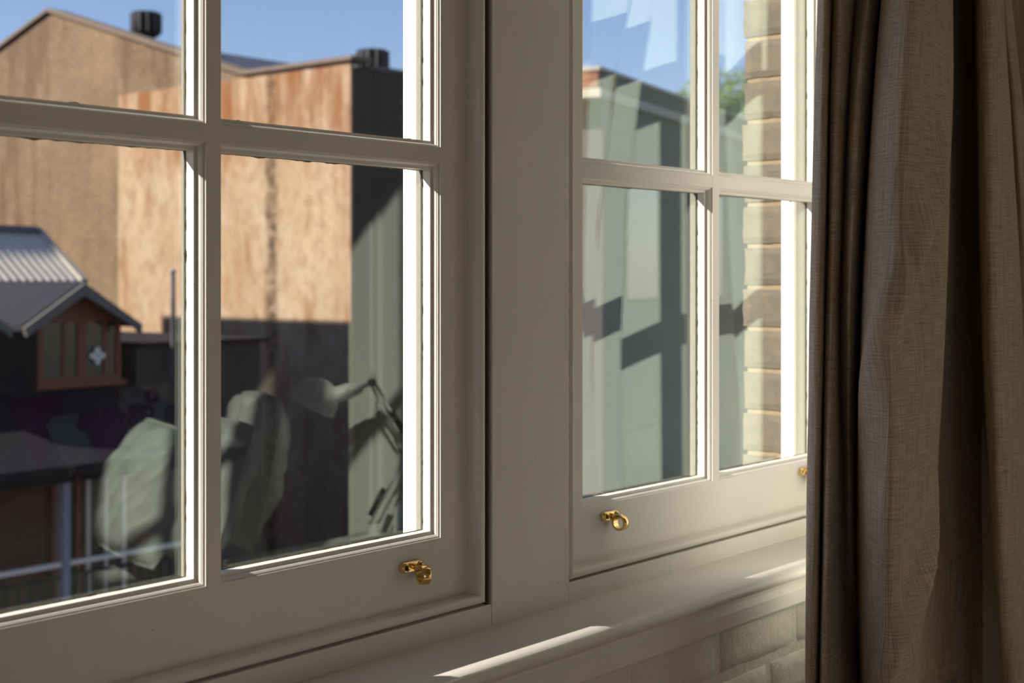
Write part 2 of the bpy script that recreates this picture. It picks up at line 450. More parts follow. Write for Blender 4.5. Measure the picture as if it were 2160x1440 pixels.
# ------------------------------------------------------------------ sash windows
PW = .3625; BAR = .020; ST = .050
Z_RB, Z_O = 1.0765, 1.157      # rail bottom, lower edge of glazed light
PH = .492
prof = [(0, 0), (.0005, .0002), (.0005, .0030), (.0026, .0032), (.0027, .0038), (.0038, .0052), (.0046, .0078), (.0048, .0108), (.0088, .0112), (.0090, .0250)]
def moulding_ring(nm, x0, x1, z0, z1, yb, parent, prof=prof, mat=None):
    vs, fs = [], []
    for (i, y) in prof:
        vs += [(x0 + i, yb + y, z0 + i), (x1 - i, yb + y, z0 + i), (x1 - i, yb + y, z1 - i), (x0 + i, yb + y, z1 - i)]
    for k in range(len(prof) - 1):
        for s in range(4):
            a = k * 4 + s; b = k * 4 + (s + 1) % 4
            fs.append((a, b, b + 4, a + 4))
    o = mesh(nm, vs, fs, None, parent)
    me = o.data; me.materials.append(M_PV); me.materials.append(M_PH)
    for p in me.polygons: p.material_index = 0 if p.index % 4 in (1, 3) else 1
    return o
def ragged_ring(nm, x0, x1, z0, z1, y, parent, mat, w=.0022, seed=0, step=.006):
    """uneven line of grimy paint and putty along the edge of the pane: a thin raised bead"""
    vs, fs = [], []
    path = []
    def seg(a, b):
        n = max(4, int((Vector(b) - Vector(a)).length / step))
        return [Vector(a).lerp(Vector(b), i / n) for i in range(n)]
    cs = [(x0, z0), (x1, z0), (x1, z1), (x0, z1)]
    for k in range(4): path += [(p, k) for p in seg(cs[k], cs[(k + 1) % 4])]
    inw = [(0, 1), (-1, 0), (0, -1), (1, 0)]
    n = len(path)
    for i, (p, k) in enumerate(path):
        d = w * (.45 + max(0, 1.1 * noise.noise(Vector((p.x * 60 + seed * 3, p.y * 60, seed))) + .75 * noise.noise(Vector((p.x * 260, p.y * 260 + seed, 2)))))
        if k in (2,): d *= .8
        m = inw[k]; cz = 0
        q = Vector((p.x + m[0] * d, p.y + m[1] * d))
        # hold corners together
        q.x = min(max(q.x, x0 + d * .6), x1 - d * .6); q.y = min(max(q.y, z0 + d * .6), z1 - d * .6)
        vs += [(p.x, y - .0011, p.y), (q.x, y - .0003, q.y), (q.x, y + .0002, q.y)]
    for i in range(n):
        a = i * 3; b = ((i + 1) % n) * 3
        fs += [(a, b, b + 1, a + 1), (a + 1, b + 1, b + 2, a + 2)]
    return mesh(nm, vs, fs, mat, parent, False)
def bead_frame(nm, poly_in, poly_out, parent): pass
def window(num, xl, label):
    W = empty('window_%d' % num, ((xl + PW + BAR / 2), 0, Z_RB), label, None, None, 'structure')
    W.location = (0, 0, 0)
    xr = xl + 2 * PW + BAR
    YS = .045
    for sash in (0, 1):
        yb = 0.0 if sash == 0 else .048
        zb = Z_O if sash == 0 else Z_O + 2 * PH + BAR + .05
        ph = PH if sash == 0 else (TOPG - zb - BAR) / 2
        cut = .036 if sash == 0 else 0
        zt = zb + 2 * ph + BAR - cut
        y0, y1 = yb, yb + YS
        zlow = Z_RB if sash == 0 else zb - .045
        ztop = zt + .042 + cut * .6
        e = .0006
        if sash == 0: box('bottom_rail', xl - ST, xr + ST, y0, y1, zlow, zb, M_PH, W)
        else: box('meeting_rail', xl - ST, xr + ST, y0, y1, zlow, zb, M_PH, W)
        box('meeting_rail' if sash == 0 else 'top_rail', xl - ST, xr + ST, y0, y1, zt, ztop, M_PH, W)
        box('stile', xl - ST, xl, y0, y1, zb, zt, M_PV, W)
        box('stile', xr, xr + ST, y0, y1, zb, zt, M_PV, W)
        # upright bar runs through, level bars are cut in between
        zm = zb + ph
        yc = y0 + .0245
        for nm_, a, b_, c, d, m_ in (('glazing_bar', xl + PW, xl + PW + BAR, zb, zt, M_PV),
                                 ('glazing_bar', xl, xl + PW, zm, zm + BAR, M_PH), ('glazing_bar', xl + PW + BAR, xr, zm, zm + BAR, M_PH)):
            box(nm_, a, b_, y0 + (0 if m_ is M_PV else .0002), y1 - .002, c, d, m_, W)
        for cx in (0, 1):
            for cz in (0, 1):
                px0 = xl + cx * (PW + BAR); pz0 = zb + cz * (ph + BAR)
                px1, pz1 = px0 + PW, pz0 + ph - cz * cut
                moulding_ring('moulding', px0, px1, pz0, pz1, yb, W)
                moulding_ring('putty', px0, px1, pz0, pz1, yb, W, [(.0088, .0285), (.0075, .0305), (.0006, .0435), (0, .0449)]).data.materials.clear()
                C.objects[-1] if False else None
                W.children[-1].data.materials.append(M_PUTTY) if False else None
                g = box('pane', px0 + .004, px1 - .004, yb + .0252, yb + .0282, pz0 + .004, pz1 - .004, M_GLASS, W)
                if sash == 0:
                    ragged_ring('paint_edge', px0 + .0089, px1 - .0089, pz0 + .0089, pz1 - .0089, yb + .0251, W, M_DIRT, seed=num * 10 + cx * 3 + cz)
    # staff bead: rounded strip standing proud of the sash, mitred at the corners
    bi, bo = ST, ST + .012
    bp = [(0, 0), (0, -.0195), (.0012, -.0228), (.004, -.0248), (.008, -.0252), (.0108, -.0238), (.012, -.021), (.012, 0.004)]
    zb_, zt_ = Z_RB, TOPG + .042
    for side in ('l', 'r', 'b', 't'):
        vs, fs = [], []
        for (o_, y_) in bp:
            X0, X1, Z0, Z1 = xl - bi - o_, xr + bi + o_, zb_ - o_, zt_ + o_
            vs += {'l': [(X0, y_, Z0), (X0, y_, Z1)], 'r': [(X1, y_, Z0), (X1, y_, Z1)], 'b': [(X0, y_, Z0), (X1, y_, Z0)], 't': [(X0, y_, Z1), (X1, y_, Z1)]}[side]
        for k in range(len(bp) - 1): fs.append((2 * k, 2 * k + 1, 2 * k + 3, 2 * k + 2))
        o = mesh('staff_bead', vs, fs, M_PV if side in 'lr' else M_PH, W, True)
    # recessed gap behind the bead, its shade painted dark, and the outside linings
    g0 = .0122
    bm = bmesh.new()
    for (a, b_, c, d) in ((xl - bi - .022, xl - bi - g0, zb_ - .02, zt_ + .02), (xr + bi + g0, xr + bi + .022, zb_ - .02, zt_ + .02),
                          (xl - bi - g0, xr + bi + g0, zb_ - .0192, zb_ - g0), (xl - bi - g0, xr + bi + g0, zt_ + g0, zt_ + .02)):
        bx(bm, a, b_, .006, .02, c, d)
    bx(bm, xr + bi + .012 + .0044, xr + bi + .012 + .0075, CAS + .003, .0059, zb_ - .019, zt_ + .02)  # dark strip over the casing edge paints the shade in the gap
    finish('gap_shade_strips', bm, M_GAPSHADE, W)
    for (a, b_) in ((xl - .105, xl - .035), (xr + .035, xr + .105)):
        box('outside_lining', a, b_, .0935, .103, zb_ - .02, zt_ + .03, M_EXT, W)
        bm = bmesh.new(); bx(bm, a if a < xl else b_ - .045, a + .045 if a < xl else b_, .02, .0935, zb_ - .03, zt_ + .05)
        bx(bm, (xl - .035 - .012) if a < xl else xr + .035, (xl - .035) if a < xl else xr + .047, .077, .0935, zb_ - .02, zt_ + .03)
        finish('pulley_stile', bm, M_EXT, W)
    return W
X1L = 1.3746 - 2 * PW - BAR
X2L = 1.683
X0L = X1L - (X2L - X1L)
w1 = window(1, X1L, 'larger-looking sash window nearest the camera, six-foot panes in pale painted wood')
w1['label'] = 'pale painted sash window nearest the camera, brick warehouse seen through it'
w2 = window(2, X2L, 'pale painted sash window beside the brown curtain, mirroring its pale lining')
w3 = window(3, X0L, 'pale painted sash window at the far left of the row, outside the picture')
for w in (w1, w2, w3):
    for ch in w.children:
        if ch.name.startswith('putty'):
            ch.data.materials.clear(); ch.data.materials.append(M_PUTTY)
            for p in ch.data.polygons: p.material_index = 0

# casing boards between and around the windows
def xr_of(xl): return xl + 2 * PW + BAR
GAP = .0095
def casing(n, x0, x1, lab):
    return S(box('trim_%d' % n, x0, x1, CAS, .019, SILLZ - .001, 3.70, M_PV, bev=.0009), lab)
casing(6, xr_of(X1L) + ST + .012 + GAP + .0012, X2L - ST - .012 - .0035, 'wide flat casing board between the two sash windows')
casing(7, xr_of(X0L) + ST + .012 + GAP, X1L - ST - .012 - .0035, 'wide flat casing board left of the nearest window')
casing(8, xr_of(X2L) + ST + .012 + GAP, 2.68, 'flat casing board behind the brown curtain')
casing(9, X0L - .28, X0L - ST - .012 - GAP, 'flat casing board at the end of the window row')
for k_, xl_ in enumerate((X0L, X1L, X2L)):
    S(box('trim_%d' % (14 + k_), xl_ - ST - .012 - (.0033 if k_ else GAP - .0002), xr_of(xl_) + ST + .012 + GAP - .0002 + (.0012 if k_ == 1 else 0), CAS + .0006, .02, SILLZ - .001, 1.0612, M_PH, bev=.0008), 'narrow painted fascia under the %s window' % ('far left', 'nearest', 'second')[k_])
S(box('trim_10', X0L - .28, 2.68, CAS, .019, TOPG + .06, 3.70, M_PH))
# solid wall above, beside and (as boxed posts) between the windows
S(box('wall_above_windows', XW0 - .3, 3.9, YIN, YOUT, 3.7005, 4.4, M_PLASTER))
S(box('wall_beside_windows', 2.681, 3.9, YIN, YOUT - .08, .955, 3.7005, M_PLASTER))
S(box('wall_end', XW0 - .3, X0L - .281, YIN, YOUT, .955, 3.7005, M_PLASTER))
for k, (a, b) in enumerate(((xr_of(X1L) + .105, X2L - .105), (xr_of(X0L) + .105, X1L - .105))):
    S(box('trim_%d' % (11 + k), a, b, .02, .103, 1.04, 3.70, M_EXT))
S(box('trim_13', X0L - .28, xr_of(X2L) + .035, .103, .30, .93, 1.045, M_EXT, bev=.01))   # outside sill
S(box('wall_lower_outside', XW0 - .3, 3.9, .10, YOUT, -3.6, .955, M_HBRICK))

# outside brick pier at the right of the second window
XB = 2.4635
pier = S(box('wall_outside_pier', XB + .006, 3.9, .104, .182, .93, 3.70, M_MORTAR), 'sunlit tan brick pier outside the window beside the curtain')
bm = bmesh.new()
zj = 1.561; pitch = .0818
k = -8
while zj + k * pitch < 3.55:
    z0 = zj + k * pitch + .0045; z1 = z0 + pitch - .0095
    rnd = random.Random(k)
    o = None
    w_ = .0035
    # face towards the window opening is -X: build rotated
    L = .225 if k % 2 else .108
    vs, fs = [], []
    d0, d1 = .1035, .189 + rnd.uniform(-.003, .003)
    nz, ny = 6, 5
    jit = lambda a, b: .0016 * noise.noise(Vector((a * 40, b * 40, k)))
    for i in range(ny + 1):
        for j in range(nz + 1):
            y = d0 + (d1 - d0) * i / ny; z = z0 + (z1 - z0) * j / nz
            e = (i == ny) or j in (0, nz)
            vs.append((XB + (.0035 if e else 0) + jit(y, z), y + (jit(z, y) * 2 if i == ny else 0), z + jit(y + 2, z)))
    for i in range(ny):
        for j in range(nz):
            a = i * (nz + 1) + j; fs.append((a, a + 1, a + nz + 2, a + nz + 1))
    # outer face (+Y), top and bottom
    b0 = len(vs)
    for j in range(nz + 1):
        p = vs[ny * (nz + 1) + j]; vs.append((XB + L, p[1], p[2]))
    for j in range(nz):
        a = ny * (nz + 1) + j; fs.append((a, a + 1, b0 + j + 1, b0 + j))
    b1 = len(vs)
    vs += [(XB + L, d0, z0), (XB + L, d0, z1)]
    fs.append(tuple([i * (nz + 1) for i in range(ny + 1)] + [b0, b1]))
    fs.append(tuple([i * (nz + 1) + nz for i in range(ny + 1)][::-1] + [b1 + 1, b0 + nz]))
    mesh('brick', vs, fs, M_RBRICK, pier)
    k += 1
bm.free()

# ------------------------------------------------------------------ brass eyes on the bottom rails
def sash_eye(parent, x, z, label, turn=0.0, plate_half=.0125):
    e = bpy.data.objects.new('sash_eye', None); C.objects.link(e); e.parent = parent; e.location = (x, 0, z); e['label'] = label
    e.rotation_euler = (0, 0, 0); e.empty_display_size = .02
    # stadium-shaped plate with domed ends
    def stadium(r, L, y): 
        pts = []
        for i in range(12): a = math.pi / 2 + math.pi * i / 11; pts.append((-L + r * math.cos(a), y, r * math.sin(a)))
        for i in range(12): a = -math.pi / 2 + math.pi * i / 11; pts.append((L + r * math.cos(a), y, r * math.sin(a)))
        return pts
    vs, fs = [], []
    layers = [(.0074, -.0001), (.0074, -.0030), (.0068, -.0050), (.0054, -.0062)]
    for r, y in layers: vs += stadium(r, plate_half, y)
    for k in range(len(layers) - 1):
        for i in range(24): a = k * 24 + i; b = k * 24 + (i + 1) % 24; fs.append((a, b, b + 24, a + 24))
    fs.append(tuple(range(72, 96)))
    mesh('plate', vs, fs, M_BRASS, e, True)
    for s in (-1, 1):
        cx = s * plate_half
        lathe('screw', [(.0056, -.0060), (.0054, -.0074), (.0046, -.0076), (.0034, -.0066), (.0028, -.0064), (.0001, -.0064)], (cx, 0, 0), (0, 1, 0), M_BRASS, e, 20)
        lathe('screw_recess', [(.0031, -.00668), (.0012, -.0066), (.0001, -.0066)], (cx, 0, 0), (0, 1, 0), M_SCREW, e, 14)
    # neck and flat-banded ring standing out from the plate
    ca = math.radians(turn)
    ax = Vector((math.cos(ca), math.sin(ca), 0))
    c0 = Vector((plate_half * .55, -.0175, -.0098))
    fw = Vector((-ax.y, ax.x, 0))
    tube('neck', [(plate_half * .40, -.0035, -.001), (plate_half * .5, -.0085, -.0015), tuple(c0 - fw * .003 + Vector((0, 0, .0098)))], [.0046, .0038, .003], M_BRASS, e, 12)
    ri, ro, w = .0088, .0122, .0056
    lathe('ring', [(ri, -w), (ro - .0004, -w), (ro, -w + .0005), (ro, w - .0005), (ro - .0004, w), (ri, w)], c0, ax, M_BRASS, e, 40, True, True)
    return e
def smooth_by_angle(o, ang=40):
    try:
        o.data.set_sharp_from_angle(angle=math.radians(ang))
    except Exception: pass
eyes = [sash_eye(w1, 1.316, 1.1290, 'brass ring lift on the bottom rail of the nearest window', -20),
        sash_eye(w2, 1.748, 1.1385, 'brass ring lift on the second window, clear of the curtain'),
        sash_eye(w2, 2.359, 1.1415, 'brass ring lift half hidden by the brown curtain')]
for e in eyes:
    for ch in e.children: smooth_by_angle(ch)

# ================================================================== CURTAIN
lv = [(-.2, 1.93), (0, 1.93), (.5, 1.40), (1, .87)]
# each point: px at top / middle / bottom of the picture, y in plan at top / middle / bottom
CP = [((1727, 1709, 1700), (-.198, -.198, -.198)),
      ((1731, 1714, 1706), (-.222, -.224, -.226)),
      ((1744, 1730, 1718), (-.238, -.238, -.238)),
      ((1757, 1741, 1728), (-.215, -.212, -.210)),
      ((1764, 1745, 1732), (-.240, -.240, -.245)),
      ((1782, 1756, 1742), (-.252, -.252, -.262)),
      ((1800, 1768, 1775), (-.225, -.236, -.250)),
      ((1806, 1773, 1800), (-.208, -.218, -.222)),
      ((1812, 1779, 1806), (-.240, -.245, -.208)),
      ((1832, 1792, 1810), (-.266, -.266, -.200)),
      ((1850, 1806, 1812), (-.250, -.242, -.200)),
      ((1857, 1812, 1813), (-.212, -.212, -.205)),
      ((1860, 1816, 1817), (-.245, -.245, -.250)),
      ((1868, 1826, 1828), (-.300, -.300, -.295)),
      ((1925, 1885, 1870), (-.360, -.368, -.355)),
      ((1975, 1950, 1905), (-.360, -.365, -.360)),
      ((2000, 1984, 1927), (-.340, -.345, -.345)),
      ((2007, 1991, 1934), (-.318, -.318, -.318)),
      ((2006, 1993, 1938), (-.272, -.270, -.255)),
      ((2026, 2014, 1956), (-.248, -.248, -.232)),
      ((2042, 2040, 2068), (-.238, -.236, -.236)),
      ((2058, 2070, 2100), (-.250, -.246, -.238)),
      ((2064, 2077, 2109), (-.328, -.330, -.325)),
      ((2084, 2100, 2122), (-.358, -.362, -.350)),
      ((2110, 2143, 2150), (-.362, -.362, -.360)),
      ((2118, 2152, 2162), (-.335, -.335, -.335)),
      (2.605, -.270), (2.628, -.212), (2.655, -.205), (2.672, -.255),
      ((2124, 2172, 2185), (-.300, -.300, -.300)),
      ((2142, 2192, 2210), (-.288, -.288, -.288)),
      (2.820, -.210), (2.860, -.200), (2.880, -.290), (2.920, -.330), (2.950, -.300), (2.965, -.210), (3.030, -.200)]
def cxy(i, lev):
    if not isinstance(CP[i][0], tuple): return CP[i]
    px, y = CP[i][0][lev], CP[i][1][lev]
    a, b = ray(px); Z = (y - EYE.y) / b
    return a * Z, y
ctl = [[Vector((*cxy(i, l), 0)) for l in range(3)] for i in range(len(CP))]
def catmull(P, t):
    n = len(P) - 1; s = min(max(t, 0), .99999) * n; i = int(s); f = s - i
    p0, p1, p2, p3 = P[max(i - 1, 0)], P[i], P[i + 1], P[min(i + 2, n)]
    v = .5 * ((2 * p1) + (p2 - p0) * f + (2 * p0 - 5 * p1 + 4 * p2 - p3) * f * f + (3 * p1 - p0 - 3 * p2 + p3) * f ** 3)
    return v
def level(z):
    """weights of the three control levels at height z"""
    t = (1.94 - z) / (1.94 - .87)      # 0 top, 1 bottom
    t = min(max(t, -.12), 1.25)
    a = 2 * (t - .5) * (t - 1); b = -4 * t * (t - 1); c = 2 * t * (t - .5)
    return a, b, c
NU, NV = 660, 150
ZT, ZB = 3.56, .02
def curtain_pts(off):
    vs, uvs = [], []
    midrow = [c[1] for c in ctl]; ml = [catmull(midrow, i / NU) for i in range(NU + 1)]; arc = [0.0]
    for i in range(NU): arc.append(arc[-1] + (ml[i + 1] - ml[i]).length)
    for j in range(NV + 1):
        z = ZB + (ZT - ZB) * j / NV
        w = level(z)
        row = [c[0] * w[0] + c[1] * w[1] + c[2] * w[2] for c in ctl]
        for p in row:
            if p.y > -.164: p.y = -.164
        line = [catmull(row, i / NU) for i in range(NU + 1)]
        acc = 0
        for i, p in enumerate(line):
            q = line[min(i + 1, NU)] - line[max(i - 1, 0)]
            nrm = Vector((q.y, -q.x, 0)).normalized()     # towards the room
            d = 0
            if i: acc += (line[i] - line[i - 1]).length
            d = 0
            # soft diagonal creases on the widest fold
            s = i / NU * (len(CP) - 1)
            if 12.3 < s < 17.2:
                e = max(0, min(1, (s - 12.3) / .7)) * max(0, min(1, (17.2 - s) / .5))
                l1 = 15.5 - (1.74 - z) * 5.6
                q1 = s - l1
                d += e * (.030 * math.exp(-(q1 / .40) ** 2) - .024 * math.exp(-((q1 - 1.0) / .62) ** 2)) * math.exp(-((z - 1.56) / .22) ** 2)
                l2 = 16.2 - (1.12 - z) * 11
                q2 = s - l2
                d += e * (.028 * math.exp(-(q2 / .40) ** 2) - .022 * math.exp(-((q2 - .95) / .55) ** 2)) * math.exp(-((z - 1.03) / .11) ** 2)
            if off < 0 and 13 < s < 17:      # the loose lining hangs in small pleats of its own
                d -= .013 * ((s * 1.7) % 1.0) * min(1, (s - 13) * 2, (17 - s) * 2)
            d += .0022 * noise.noise(Vector((s * .9, z * 4.5, 3.1)))
            p = p + nrm * (off + d)
            vs.append(Vector((p.x, p.y, z))); uvs.append((arc[i], z))
    return vs, uvs
def grid_faces(nu, nv, flip=False):
    f = []
    for j in range(nv):
        for i in range(nu):
            a = j * (nu + 1) + i; q = (a, a + 1, a + nu + 2, a + nu + 1)
            f.append(q[::-1] if flip else q)
    return f
cur = root('curtain', 'long brown linen curtain with pale lining hanging in deep folds beside the window', 'curtain')
vf, uf = curtain_pts(.0016); vb, ub = curtain_pts(-.0016)
mesh('face_fabric', vf, grid_faces(NU, NV), M_CURT, cur, True, uf)
mesh('lining', vb, grid_faces(NU, NV, True), M_LINING, cur, True, ub)
hem_v, hem_f, hem_uv = [], [], []
for j in range(NV + 1):
    a = vf[j * (NU + 1)]; b = vb[j * (NU + 1)]
    c = vb[j * (NU + 1) + 10] + Vector((.0008, .0012, 0))
    hem_v += [a, (a + b) / 2 + Vector((-.0014, .0003, 0)), b + Vector((-.0003, .0012, 0)), c]; hem_uv += [(-.02, a.z), (-.018, a.z), (-.016, a.z), (0, a.z)]
for j in range(NV):
    for k in range(3):
        a = j * 4 + k; hem_f.append((a, a + 4, a + 5, a + 1))
mesh('side_hem', hem_v, hem_f, M_CURT, cur, True, hem_uv)
rod = root('curtain_rod', 'dark steel curtain rod carrying the brown linen curtain above the windows', 'curtain rod')
tube('pole', [(-1.0, -.235, 3.60), (3.1, -.235, 3.60)], .014, M_BLACK, rod, 16)
for x in (-.85, 1.54, 3.0):
    box('bracket', x - .012, x + .012, -.25, CAS - .0005 if x < 2.6 else YIN - .0005, 3.578, 3.586, M_BLACK, rod)
for i in range(9):
    x = 2.02 + i * .11
    lathe('curtain_ring', [(.020 + .0028 * math.cos(a), .0028 * math.sin(a)) for a in [2 * math.pi * k / 8 for k in range(8)]], (x, -.235, 3.594), (1, 0, 0), M_BLACK, cur, 20, True, True)

# ================================================================== THINGS IN THE ROOM (seen mirrored in the glass)
# --- bed in the alcove
BX0, BX1, BY0, BY1 = 1.15, 3.12, -3.78, -2.26
bed = root('bed', 'bed with rumpled white cover and buttoned headboard mirrored in the nearest window', 'bed')
box('bed_base', BX0, BX1, BY0, BY1, .12, .32, M_HEADB, bed, .01)
for x in (BX0 + .08, BX1 - .08):
    for y in (BY0 + .08, BY1 - .08): box('leg', x - .03, x + .03, y - .03, y + .03, 0, .12, M_BARK, bed)
box('mattress', BX0 + .01, BX1 - .01, BY0 + .01, BY1 - .01, .32, .58, M_LINEN, bed, .03, 3, True)
def sheet(nm, x0, x1, y0, y1, z, amp, parent, mat):
    nx, ny = 90, 80; vs = []
    for j in range(ny + 1):
        for i in range(nx + 1):
            u, v = i / nx, j / ny
            x = x0 + (x1 - x0) * u; y = y0 + (y1 - y0) * v
            ex = min(u, v, 1 - v); drop = 0
            dist = min(u * (x1 - x0), v * (y1 - y0), (1 - v) * (y1 - y0))
            if dist < .10: drop = (.10 - dist) * 1.9
            w = noise.noise(Vector((x * 3, y * 3, 0))) * amp * 1.6 + noise.noise(Vector((x * 14 + y * 9, y * 5, 1))) * amp * .5
            cx = x + (.0 if dist > .1 else 0)
            vs.append((x, y, z + w - drop + amp * .3 * noise.noise(Vector((x * 38, y * 16, 4)))))
    return mesh(nm, vs, grid_faces(nx, ny), mat, parent, True)
sheet('quilt', BX0 - .05, BX1 - .03, BY0 - .05, BY1 + .05, .635, .030, bed, M_LINEN)
# buttoned headboard with rounded shoulders
hb = []
n = 24
for i in range(n + 1):
    u = i / n; y = BY0 - .02 + (BY1 - BY0 + .04) * u
    hb.append((y, 1.36 + .06 * math.sin(math.pi * u) ** .6))
prism('headboard', [(hb[0][0], .1)] + hb + [(hb[-1][0], .1)], 'x', BX1 + .002, BX1 + .09, M_HEADB, bed, bev=.012)
for y in [BY0 + .18 + .2 * k for k in range(7)]:
    for z in (.78, 1.08):
        lathe('button', [(.0001, 0), (.012, .002), (.018, .008), (.018, .012)], (BX1 - .006, y, z), (1, 0, 0), M_HEADB, bed, 14)
def pillow(label, c, w, h, th, normal, up, seed, group, lean=0):
    P = root('pillow', label, 'pillow', group=group); P.location = c
    nrm = Vector(normal).normalized(); upv = Vector(up); upv = (upv - nrm * upv.dot(nrm)).normalized(); sd = upv.cross(nrm)
    n = 28; vs = []
    for s in (1, -1):
        for j in range(n + 1):
            for i in range(n + 1):
                u = i / n * 2 - 1; v = j / n * 2 - 1
                t = th * max(0, (1 - abs(u) ** 3.2) * (1 - abs(v) ** 3.2)) ** .5
                pin = 1 - .05 * (1 - abs(abs(u) - abs(v)))
                wr = .030 * noise.noise(Vector((u * 1.7 + seed, v * 1.7, s))) + .034 * (1 - abs(u * v)) * noise.noise(Vector((u * 9 + v * 3, v * 2.5 + seed, s * 2)))
                if t < .001: wr = 0
                rr = (1 - .06 * v * v) , (1 - .06 * u * u)
                vs.append(sd * (u * w / 2 * rr[0]) + upv * (v * h / 2 * rr[1]) + nrm * s * (t + wr))
    m = (n + 1) ** 2
    fs = grid_faces(n, n, True) + [tuple(k + m for k in q) for q in grid_faces(n, n)]
    mesh('case', vs, fs, M_LINEN, P, True)
    # flange seam round the edge
    ring = []
    for k in range(4 * n):
        e, t = divmod(k, n); t = t / n * 2 - 1
        u, v = ((t, -1), (1, t), (-t, 1), (-1, -t))[e]
        ring.append(sd * (u * w / 2 * (1 - .06 * v * v)) + upv * (v * h / 2 * (1 - .06 * u * u)))
    vs2, fs2 = [], []
    for k, p in enumerate(ring):
        o_ = p * (1 + .03 + .008 * noise.noise(p * 20))
        vs2 += [p * .97 + nrm * .003, o_ + nrm * .002, o_ - nrm * .002, p * .97 - nrm * .003]
    L = len(ring)
    for k in range(L):
        for s in range(3):
            a = 4 * k + s; b = 4 * ((k + 1) % L) + s; fs2.append((a, b, b + 1, a + 1))
    mesh('flange', vs2, fs2, M_LINEN, P, True)
    return P
g = 'white pillows on the bed'
c1 = rx(512, 1012, 4.42); c1.z = .84
pillow('large upright white pillow against the headboard, half in shade', (c1.x + .02, c1.y, 0.905), .46, .46, .07, (-.92, -.40, .22), (0, 0, 1), 1, g)
c2 = rx(446, 1024, 4.15)
pillow('white pillow leaning on the large upright one', (c2.x - .02, c2.y, 0.880), .44, .42, .06, (-.90, -.30, .35), (.1, 0, 1), 2, g)
c3 = rx(330, 1030, 4.22)
pillow('white pillow mirrored left of the upright window bar, with a bar shadow across it', (c3.x, c3.y - .03, 0.860), .36, .40, .085, (-1, .25, .60), (.1, .25, 1), 3, g)

# --- bunting over the bed
bun = root('bunting', 'string of magenta and floral cloth pennants hanging over the bed', 'bunting')
pa, pb = rx(60, 830, 4.75), rx(330, 790, 4.75)
pts = [pa.lerp(pb, t / 20) - Vector((0, 0, .10 * math.sin(math.pi * t / 20))) for t in range(21)]
ext0 = Vector((1.9, -4.298, 1.9)); ext1 = Vector((4.198, -2.2, 2.75))
tube('cord', [ext0] + pts + [ext1], .0012, M_MAG, bun, 6)
for i, (t, m_, wd, ht) in enumerate(((1, M_MAG, .2, .26), (7, M_FLORAL, .2, .26), (13, M_MAG, .22, .28), (18, M_FLORAL, .20, .34))):
    p = pts[t]; d = (pb - pa).normalized()
    nn = Vector((-d.y, d.x, 0)) * .0015
    A, B, D = p - d * wd / 2, p + d * wd / 2, p + Vector((0, 0, -ht)) + d * .02
    V = []
    F_ = []
    for s in (1, -1):
        for r_ in range(5):
            f = r_ / 4
            for c_ in range(5):
                g_ = c_ / 4
                V.append(A.lerp(B, g_).lerp(D, f) + nn * s + nn * 8 * math.sin(g_ * 5 + i))
    m25 = 25
    for r_ in range(4):
        for c_ in range(4):
            a = r_ * 5 + c_
            F_.append((a, a + 1, a + 6, a + 5)); F_.append((m25 + a, m25 + a + 5, m25 + a + 6, m25 + a + 1))
    o = mesh('pennant', V, F_, m_, bun, True)
    o['label'] = 'magenta pennant' if m_ is M_MAG else 'floral patterned pennant'

# --- desk with lamp
desk = root('desk', 'white desk under the lamp by the panelled wall', 'desk')
box('top', 2.50, 3.09, -1.80, -.95, .695, .72, M_DESK, desk, .003)
for x in (2.54, 3.05):
    for y in (-1.76, -.99): box('leg', x - .02, x + .02, y - .02, y + .02, 0, .695, M_DESK, desk)
box('apron', 2.56, 3.03, -.982, -.965, .60, .695, M_DESK, desk)
ZL = 4.2
lamp = root('desk_lamp', 'white spring-arm desk lamp mirrored in the glass of the nearest window', 'lamp')
base = rx(790, 1142, ZL); base.z = .72
lathe('base', [(.0001, .0), (.075, .0), (.078, .006), (.070, .014), (.018, .020), (.012, .05), (.0001, .05)], base, (0, 0, 1), M_WHITE, lamp)
foot = base + Vector((0, 0, .05))
elbow = rx(868, 958, ZL); head = rx(787, 806, ZL); 
side = (mir(Vector((RGT.x, RGT.y, 0))) - mir(Vector((0, 0, 0)))).normalized()
fwd = Vector((DIR.x, -DIR.y, 0))
for s in (-1, 1):
    tube('lower_arm', [foot + side * .012 * s + fwd * .008 * s, elbow + side * .012 * s + fwd * .008 * s], .0042, M_STEEL, lamp, 8)
    tube('upper_arm', [elbow + side * .010 * s + fwd * .008 * s, head + side * .006 * s + fwd * .008 * s], .0042, M_STEEL, lamp, 8)
def spring(a, b, nm='spring'):
    tube(nm, [a, b], .0095, M_SPRING, lamp, 12)
spring(foot.lerp(elbow, .12) - side * .022, foot.lerp(elbow, .50) - side * .024)
spring(elbow.lerp(head, .30) + side * .012, elbow.lerp(head, .60) + side * .012)
lathe('elbow_joint', [(.0001, -.014), (.016, -.014), (.018, 0), (.016, .014), (.0001, .014)], elbow, fwd, M_WHITE, lamp, 18)
lathe('head_joint', [(.0001, -.012), (.012, -.012), (.014, 0), (.012, .012), (.0001, .012)], head, fwd, M_STEEL, lamp, 16)
sk0 = rx(760, 818, ZL); sk1 = rx(708, 833, ZL)
tube('socket_stem', [head, sk0], .007, M_STEEL, lamp, 10)
sd_ = (sk1 - sk0).normalized(); L_ = (sk1 - sk0).length
lathe('socket', [(.0001, -.008), (.013, -.008), (.016, 0), (.019, .010), (.019, .025), (.024, .028), (.024, L_ - .008), (.021, L_), (.0001, L_)], sk0, sd_, M_WHITE, lamp, 20)
ax_ = (sd_ * .55 + Vector((0, 0, -1)) * .85).normalized()
sh_top = rx(688, 800, ZL) 
